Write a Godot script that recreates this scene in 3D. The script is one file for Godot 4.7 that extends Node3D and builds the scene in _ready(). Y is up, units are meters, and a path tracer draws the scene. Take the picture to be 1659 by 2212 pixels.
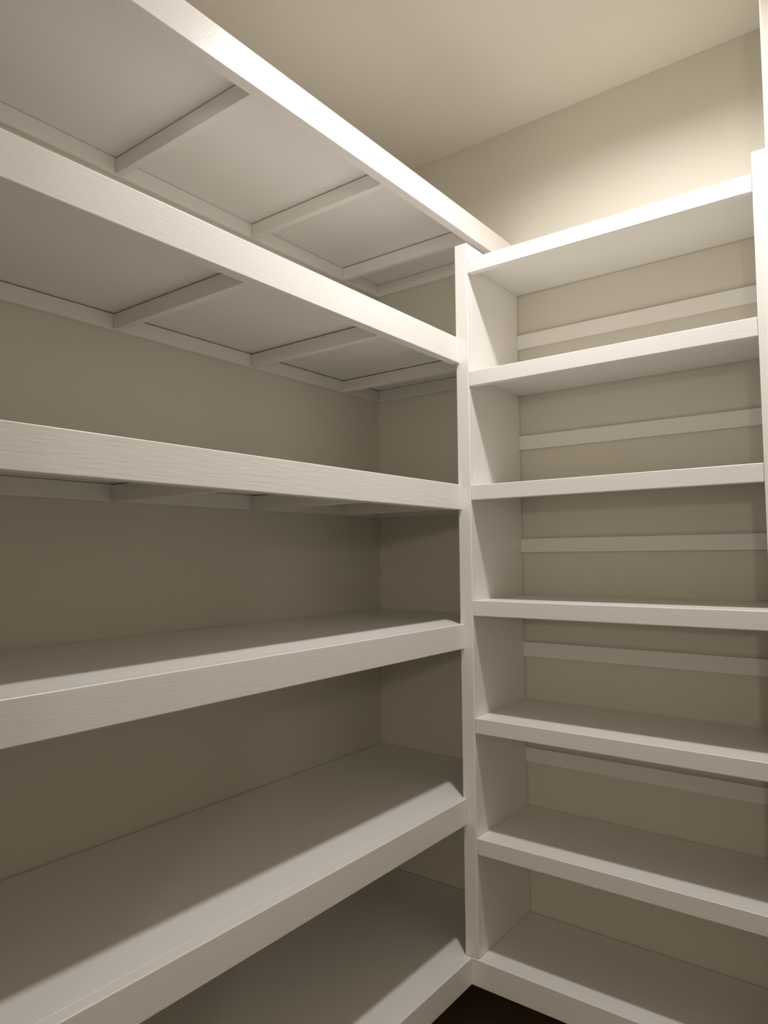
extends Node3D
# A pantry corner: deep white shelves on the left wall, a shallow white bookcase on the back wall.
# x runs right from the left wall, y up from the floor, z out from the back wall towards the camera. Metres.

const H := 2.398            # ceiling
const YO := -0.1650          # floor offset of the surveyed heights
const D := 0.4854           # front of the deep shelves
const D6 := 0.4927          # front of the lowest deep shelf
const FZ := 0.287           # front of the bookcase
const FZ6 := 0.2894         # front of its base shelf
const P0 := 0.4738          # bookcase left stile
const P1 := 0.5111
const Q0 := 1.1686          # bookcase right stile
const Q1 := 1.2059
const ZEND := 1.93          # near end of the deep shelves
const FRONT := 1.95         # inner face of the front wall, which holds the doorway
const RIGHT := 1.70         # right wall of the pantry

var mats := {}
var used := {}

func _ready():
	# ---- camera
	var cam := Camera3D.new()
	cam.name = "camera"
	cam.fov = 2.0 * rad_to_deg(atan(1106.0 / 1516.713))
	cam.near = 0.02
	cam.far = 60.0
	var bx_ := Vector3(0.79611343, -0.0094675, -0.60507337)
	var by_ := Vector3(0.04416339, 0.99812035, 0.04248966)
	var bz_ := Vector3(0.60353377, -0.06054868, 0.79503512)
	cam.transform = Transform3D(Basis(bx_, by_, bz_).orthonormalized(), Vector3(1.401604, 1.319238 + YO, 1.821908))
	add_child(cam)
	cam.current = true
	# ---- environment
	var env := Environment.new()
	env.background_mode = Environment.BG_COLOR
	env.background_color = Color(0, 0, 0)
	env.tonemap_mode = Environment.TONE_MAPPER_LINEAR
	env.tonemap_exposure = 1.0
	env.sdfgi_enabled = true
	env.ssao_enabled = true
	env.ssil_enabled = true
	var we := WorldEnvironment.new()
	we.name = "environment"
	we.environment = env
	add_child(we)
	make_materials()
	ceiling_lamp(Vector3(0.905, H, 0.675), 0.1, 1.34, Color(1.0, 0.985, 0.99), "small flat round lit ceiling light above the open floor of the pantry")
	pendant(Vector3(2.15, 1.742 + YO, 4.15), 0.085, 0.75, Color(1.0, 0.95, 0.9))
	build_room()
	build_deep_shelves()
	build_bookcase()

# ------------------------------------------------------------------ materials
func noise_tex(seed_: int, freq: float, octaves: int, lo := 0.0, hi := 1.0) -> NoiseTexture2D:
	var n := FastNoiseLite.new()
	n.seed = seed_
	n.noise_type = FastNoiseLite.TYPE_SIMPLEX_SMOOTH
	n.frequency = freq
	n.fractal_octaves = octaves
	var t := NoiseTexture2D.new()
	t.width = 512
	t.height = 512
	t.seamless = true
	t.noise = n
	if lo > 0.0 or hi < 1.0:
		var g := Gradient.new()
		g.colors = PackedColorArray([Color(lo, lo, lo), Color(hi, hi, hi)])
		g.offsets = PackedFloat32Array([0.0, 1.0])
		t.color_ramp = g
	return t

func paint(called: String, col: Color, rough: float, bump: Texture2D, bump_scale: float, uv: Vector3) -> StandardMaterial3D:
	var m := StandardMaterial3D.new()
	m.resource_name = called
	m.albedo_color = col
	m.roughness = rough
	if bump:
		m.uv1_triplanar = true
		m.uv1_world_triplanar = true
		m.uv1_scale = uv
		m.heightmap_enabled = true
		m.heightmap_texture = bump
		m.heightmap_scale = bump_scale
	mats[called] = m
	return m

func make_materials():
	var brush := noise_tex(11, 0.02, 4)
	var peel := noise_tex(23, 0.03, 3)
	var white := Color(0.967, 0.953, 0.926)
	paint("white_paint_z", white, 0.3, brush, 0.011, Vector3(18, 18, 1.6))
	paint("white_paint_x", white, 0.3, brush, 0.010, Vector3(1.6, 18, 18))
	paint("white_paint_y", white, 0.3, brush, 0.008, Vector3(18, 1.6, 18))
	paint("white_enamel_z", white, 0.16, peel, 0.012, Vector3(12, 12, 11))
	paint("white_grain_z", white, 0.32, brush, 0.021, Vector3(13, 13, 1.4))
	paint("white_board", white, 0.38, null, 0.004, Vector3(5, 5, 5))
	var wall := Color(0.885, 0.866, 0.806)
	paint("wall_paint", wall, 0.55, null, 0.008, Vector3(9, 9, 9))
	paint("ceiling_paint", Color(0.92, 0.895, 0.845), 0.8, null, 0.006, Vector3(4, 4, 4))
	paint("dark_floor", Color(0.42, 0.33, 0.25), 0.45, brush, 0.03, Vector3(1, 6, 6))
	paint("lamp_trim", Color(0.92, 0.91, 0.9), 0.4, null, 0, Vector3.ONE)
	paint("cord_black", Color(0.05, 0.05, 0.05), 0.5, null, 0, Vector3.ONE)

func glow(col: Color, energy: float) -> StandardMaterial3D:
	var m := StandardMaterial3D.new()
	m.resource_name = "lit_diffuser"
	m.albedo_color = Color(0.9, 0.9, 0.88)
	m.roughness = 0.5
	m.emission_enabled = true
	m.emission = col
	m.emission_energy_multiplier = energy
	return m

# ------------------------------------------------------------------ mesh helpers
func numbered(called: String) -> String:
	if not used.has(called):
		used[called] = 0
		return called
	used[called] += 1
	return "%s_%03d" % [called, used[called]]

# a box with rounded edges of radius r
func bx(st: SurfaceTool, lo: Vector3, hi: Vector3, r := 0.0015):
	r = minf(maxf(r, 0.0008), 0.45 * minf(hi.x - lo.x, minf(hi.y - lo.y, hi.z - lo.z)))
	for ax in 3:
		var u := (ax + 1) % 3
		var w := (ax + 2) % 3
		for s in [0, 1]:
			var us := [lo[u], lo[u] + r * 0.4, lo[u] + r, hi[u] - r, hi[u] - r * 0.4, hi[u]]
			var ws := [lo[w], lo[w] + r * 0.4, lo[w] + r, hi[w] - r, hi[w] - r * 0.4, hi[w]]
			var ps := []
			var ns := []
			for i in 6:
				for j in 6:
					var p := Vector3.ZERO
					p[ax] = hi[ax] if s == 1 else lo[ax]
					p[u] = us[i]
					p[w] = ws[j]
					var c := p.clamp(lo + Vector3.ONE * r, hi - Vector3.ONE * r)
					var n := (p - c).normalized()
					ps.append(c + n * r)
					ns.append(n)
			for i in 5:
				for j in 5:
					var a := i * 6 + j
					var q := [a, a + 6, a + 7, a + 1]
					if s == 1:
						q = [a, a + 1, a + 7, a + 6]
					for k in [0, 1, 2, 0, 2, 3]:
						st.set_normal(ns[q[k]])
						st.add_vertex(ps[q[k]])

# a lathed profile of (radius, height) points round the y axis
func lathe(st: SurfaceTool, at: Vector3, prof: Array, sides := 40):
	for i in prof.size() - 1:
		var a: Vector2 = prof[i]
		var b: Vector2 = prof[i + 1]
		for k in sides:
			var t0 := TAU * k / sides
			var t1 := TAU * (k + 1) / sides
			var p00 := at + Vector3(cos(t0) * a.x, a.y, sin(t0) * a.x)
			var p01 := at + Vector3(cos(t1) * a.x, a.y, sin(t1) * a.x)
			var p10 := at + Vector3(cos(t0) * b.x, b.y, sin(t0) * b.x)
			var p11 := at + Vector3(cos(t1) * b.x, b.y, sin(t1) * b.x)
			for p in [p00, p01, p11, p00, p11, p10]:
				st.add_vertex(p)

func begin() -> SurfaceTool:
	var st := SurfaceTool.new()
	st.begin(Mesh.PRIMITIVE_TRIANGLES)
	return st

func obj(called: String, st: SurfaceTool, m: Material, parent: Node = self) -> MeshInstance3D:
	var o := MeshInstance3D.new()
	o.name = numbered(called) if parent == self else called
	o.mesh = st.commit()
	o.material_override = m
	o.cast_shadow = GeometryInstance3D.SHADOW_CASTING_SETTING_ON
	parent.add_child(o, true)
	return o

func slab(called: String, lo: Vector3, hi: Vector3, m: Material, parent: Node = self, r := 0.0015) -> MeshInstance3D:
	var st := begin()
	var at: Vector3 = parent.position if parent != self else Vector3.ZERO
	bx(st, lo - at, hi - at, r)
	return obj(called, st, m, parent)

func struct(o: Node, label: String, category: String) -> Node:
	o.set_meta("kind", "structure")
	o.set_meta("label", label)
	o.set_meta("category", category)
	return o

func thing(called: String, label: String, category: String, at: Vector3, group := "") -> Node3D:
	var o := Node3D.new()
	o.name = numbered(called)
	o.position = at
	o.set_meta("label", label)
	o.set_meta("category", category)
	if group != "":
		o.set_meta("group", group)
	add_child(o)
	return o

# ------------------------------------------------------------------ lamps
func ceiling_lamp(at: Vector3, size: float, energy: float, col: Color, label: String, group := ""):
	var t := thing("ceiling_light", label, "ceiling light", at, group)
	# a white drum against the ceiling with the lens set back inside it
	var st := begin()
	var r := size * 0.5
	lathe(st, Vector3.ZERO, [Vector2(r * 1.75, -0.0005), Vector2(r * 1.75, -0.0225), Vector2(r * 1.65, -0.0265), Vector2(r * 1.02, -0.0265), Vector2(r * 0.98, -0.0245), Vector2(r * 1.19, -0.006)])
	st.generate_normals()
	obj("trim_ring", st, mats["lamp_trim"], t)
	var sd := begin()
	lathe(sd, Vector3.ZERO, [Vector2(r * 1.19, -0.006), Vector2(r * 0.6, -0.0075), Vector2(0.0005, -0.008)])
	sd.generate_normals()
	obj("diffuser", sd, glow(col, 6.0), t)
	var l := AreaLight3D.new()
	l.name = "lamp_light"
	l.area_size = Vector2(size, size) * 0.8
	l.light_color = col
	l.light_energy = energy
	l.area_range = 12.0
	l.area_attenuation = 2.0
	l.shadow_enabled = true
	t.add_child(l)
	l.position = Vector3(0, -0.010, 0)
	l.rotation = Vector3(-PI / 2, 0, 0)

func pendant(at: Vector3, r: float, energy: float, col: Color):
	var t := thing("pendant_lamp", "round glowing glass pendant lamp hanging in the room beyond the doorway", "pendant lamp", at)
	var prof := []
	for i in 17:
		var a := PI * i / 16.0
		prof.append(Vector2(maxf(sin(a) * r, 0.0005), cos(a) * r))
	var st := begin()
	lathe(st, Vector3.ZERO, prof, 32)
	st.generate_normals()
	obj("globe", st, glow(col, 3.0), t)
	var c := begin()
	lathe(c, Vector3.ZERO, [Vector2(0.0005, H - at.y), Vector2(0.05, H - at.y), Vector2(0.05, H - at.y - 0.02), Vector2(0.004, H - at.y - 0.025), Vector2(0.004, r + 0.03), Vector2(0.02, r + 0.03), Vector2(0.02, r - 0.003)], 16)
	c.generate_normals()
	obj("cord", c, mats["cord_black"], t)
	var l := OmniLight3D.new()
	l.name = "pendant_light"
	l.light_color = col
	l.light_energy = energy
	l.light_size = r * 0.9
	l.omni_range = 12.0
	l.omni_attenuation = 2.0
	l.shadow_enabled = true
	t.add_child(l)

# ------------------------------------------------------------------ the room
func build_room():
	var wp = mats["wall_paint"]
	var X1 := 3.4
	var Z1 := 4.9
	struct(slab("floor", Vector3(-0.12, -0.1, -0.12), Vector3(X1, 0, Z1), mats["dark_floor"], self, 0.0), "dark floor under the white pantry shelves", "floor")
	struct(slab("ceiling", Vector3(-0.12, H, -0.12), Vector3(X1, H + 0.1, Z1), mats["ceiling_paint"], self, 0.0), "plain warm beige painted ceiling above the shelves", "ceiling")
	var wb := slab("wall_back", Vector3(0, 0, -0.12), Vector3(X1, H, 0), wp, self, 0.0)
	struct(wb, "greige painted wall behind the shallow bookcase and above it", "wall")
	var sd := begin()
	var rim := []
	for k in 14:
		var a := TAU * k / 14.0
		rim.append(Vector3(0.5293 + 0.0052 * cos(a) * (1.0 + 0.25 * sin(2.0 * a)), 1.4405 + YO + 0.0026 * sin(a) - 0.0022 * cos(a), 0.0001))
	for k in 14:
		for p in [Vector3(0.5293, 1.4405 + YO, 0.0014), rim[(k + 1) % 14], rim[k]]:
			sd.add_vertex(p)
	sd.generate_normals()
	obj("paint_dab", sd, mats["lamp_trim"], wb)
	struct(slab("wall_left", Vector3(-0.12, 0, -0.12), Vector3(0, H, Z1), wp, self, 0.0), "greige painted wall behind the deep shelves", "wall")
	# the wall end that closes the bookcase niche on the right, its corner rounded
	var sn := begin()
	bx(sn, Vector3(Q1 + 0.001, 0, 0), Vector3(RIGHT, H, FZ + 0.004), 0.0)
	bx(sn, Vector3(1.2010, 0, FZ + 0.0045), Vector3(RIGHT, H, FZ + 0.050), 0.004)
	struct(obj("wall_niche", sn, wp), "end of a greige wall standing tight against the right post of the bookcase, floor to ceiling", "wall")
	struct(slab("wall_right", Vector3(RIGHT, 0, 0), Vector3(RIGHT + 0.12, H, FRONT + 0.12), wp, self, 0.0), "greige wall on the right side of the pantry", "wall")
	# front wall with the doorway that the picture is taken from
	var st := begin()
	bx(st, Vector3(0, 0, FRONT), Vector3(0.84, H, FRONT + 0.12), 0.0)
	bx(st, Vector3(1.66, 0, FRONT), Vector3(RIGHT, H, FRONT + 0.12), 0.0)
	bx(st, Vector3(0.84, 2.03, FRONT), Vector3(1.66, H, FRONT + 0.12), 0.0)
	struct(obj("wall_front", st, wp), "greige front wall of the pantry with an open doorway", "wall")
	struct(slab("wall_hall_right", Vector3(X1, 0, -0.12), Vector3(X1 + 0.12, H, Z1), wp, self, 0.0), "plain wall of the room beyond the doorway, right side", "wall")
	struct(slab("wall_hall_front", Vector3(-0.12, 0, Z1), Vector3(X1 + 0.12, H, Z1 + 0.12), wp, self, 0.0), "plain far wall of the room beyond the doorway", "wall")

# ------------------------------------------------------------------ deep shelves on the left wall
func build_deep_shelves():
	# top, bottom of the front edge; bottom of the ribs; bottom of the board; front plane
	var rows := [
		[2.2205, 2.1561, 2.1731, 2.2112, 0.4940, "topmost deep white shelf on the left wall, lamp gleam on its front edge"],
		[1.8729, 1.8075, 1.8198, 1.8564, D, "second deep white shelf from the top on the left wall, ribs below"],
		[1.4946, 1.4308, 1.4399, 1.4780, D, "third deep white shelf from the top, wood grain showing through its painted front edge"],
		[1.1435, 1.0819, 1.0890, 1.1260, D, "deep white shelf third from the bottom, narrow lit strip along its front"],
		[0.7156, 0.6521, 0.6600, 0.6980, D, "second deep white shelf from the bottom, broad lit strip along its front"],
		[0.3383, 0.2754, 0.2834, 0.3210, D6, "lowest deep white shelf, meeting the bookcase base in the corner near the floor"],
	]
	var near := [0.9704, 0.5688, 0.1947]
	for i in 6:
		var r = rows[i]
		var yt: float = r[0] + YO
		var yb: float = r[1] + YO
		var yq: float = r[2] + YO
		var ym: float = r[3] + YO
		var fx: float = r[4]
		var t := thing("deep_shelf", r[5], "shelf", Vector3(0.0, yb, 0.0), "deep shelves on the left wall")
		var fz0 := 0.0015 if i == 0 else (FZ6 if i == 5 else FZ + 0.0003)
		var ft := 0.024
		slab("front_edge", Vector3(fx - ft, yb, fz0), Vector3(fx, yt, ZEND), mats[["white_enamel_z", "white_paint_z", "white_grain_z", "white_paint_z", "white_paint_z", "white_paint_z"][i]], t, 0.002)
		var st := begin()
		var o := Vector3(0, yb, 0)
		bx(st, Vector3(0.004, ym, 0.004) - o, Vector3(fx - ft - 0.0003, yt - 0.0006, ZEND) - o, 0.0015)
		if i > 0:
			# the board runs on behind the bookcase post to its side panel
			bx(st, Vector3(fx - ft - 0.0004, ym, 0.004) - o, Vector3(P1 - 0.0207, yt - 0.0007, FZ - 0.0193) - o, 0.0008)
			if i < 5:
				bx(st, Vector3(fx - ft - 0.0004, ym, FZ - 0.0195) - o, Vector3(P0 - 0.0003, yt - 0.0007, FZ + 0.001) - o, 0.0008)
		obj("board", st, mats["white_board"], t)
		var gap := 0.0024
		slab("wall_cleat", Vector3(0.0004, yq, 0.0004), Vector3(0.0125, ym - (0.002 if i == 1 else 0.0006), ZEND), mats["white_paint_z"], t, 0.0015)
		slab("wall_cleat", Vector3(0.0127, yq, 0.0004), Vector3(fx - ft - 0.0004, ym - 0.0006, 0.0125), mats["white_paint_x"], t, 0.0015)
		for z in [near[0] + 0.92, near[0] + 0.46, near[0], near[1], near[2]]:
			slab("rib", Vector3(0.0127, yq, z - 0.017), Vector3(fx - ft - 0.0004, ym - gap, z), mats["white_paint_x"], t, 0.0015)

# ------------------------------------------------------------------ shallow bookcase on the back wall
func build_bookcase():
	var t := thing("bookcase", "shallow white built-in bookcase of seven shelves between two posts on the back wall", "bookcase", Vector3(0.5 * (P0 + Q1), 0.2754 + YO, 0))
	var base := 0.3383 + YO
	var topy := 2.1189 + YO
	var wy = mats["white_paint_y"]
	var wx = mats["white_paint_x"]
	slab("post", Vector3(P0, base + 0.0003, FZ - 0.019), Vector3(P1, topy, FZ), wy, t, 0.0028)
	slab("side_panel", Vector3(P1 - 0.0205, base + 0.0003, 0.0022), Vector3(P1 - 0.0008, topy - 0.0005, FZ - 0.0193), wy, t, 0.001)
	slab("post", Vector3(Q0, base + 0.0003, FZ - 0.019), Vector3(Q1, topy, FZ), wy, t, 0.0028)
	slab("side_panel", Vector3(Q0 + 0.0008, base + 0.0003, 0.0022), Vector3(Q0 + 0.0205, topy - 0.0005, FZ - 0.0193), wy, t, 0.001)
	var tops := [2.0750, 1.7826, 1.4918, 1.2031, 0.9139, 0.6253]
	var bots := [2.0374, 1.7437, 1.4540, 1.1647, 0.8770, 0.5863]
	for i in 6:
		var yt: float = tops[i] + YO
		var yb: float = bots[i] + YO
		var s := slab("shelf", Vector3(P1 - 0.0006, yt - 0.0145, 0.0032), Vector3(Q0 + 0.0006, yt - 0.0006, FZ - 0.0195), mats["white_board"], t, 0.001)
		slab_in("front_edge", Vector3(P1 + 0.0003, yb, FZ - 0.0193), Vector3(Q0 - 0.0003, yt, FZ - 0.0004), wx, s, t.position, 0.0018)
	var bs := slab("shelf", Vector3(P1 - 0.0206, base - 0.019, 0.0032), Vector3(Q1, base - 0.0003, FZ6 - 0.0195), mats["white_board"], t, 0.001)
	slab_in("front_edge", Vector3(D6 - 0.0237, 0.2754 + YO, FZ6 - 0.0193), Vector3(Q1 + 0.0002, base, FZ6 - 0.0003), wx, bs, t.position, 0.002)
	var kt := [1.9412, 1.6504, 1.3601, 1.0734, 0.7847, 0.4960]
	var kb := [1.9006, 1.6110, 1.3220, 1.0334, 0.7462, 0.4565]
	for i in 6:
		slab("back_rail", Vector3(P1 - 0.0005, kb[i] + YO, 0.0004), Vector3(Q0 + 0.0005, kt[i] + YO, 0.0126), wx, t, 0.0012)

func slab_in(called: String, lo: Vector3, hi: Vector3, m: Material, parent: Node, at: Vector3, r: float):
	var st := begin()
	bx(st, lo - at, hi - at, r)
	obj(called, st, m, parent)
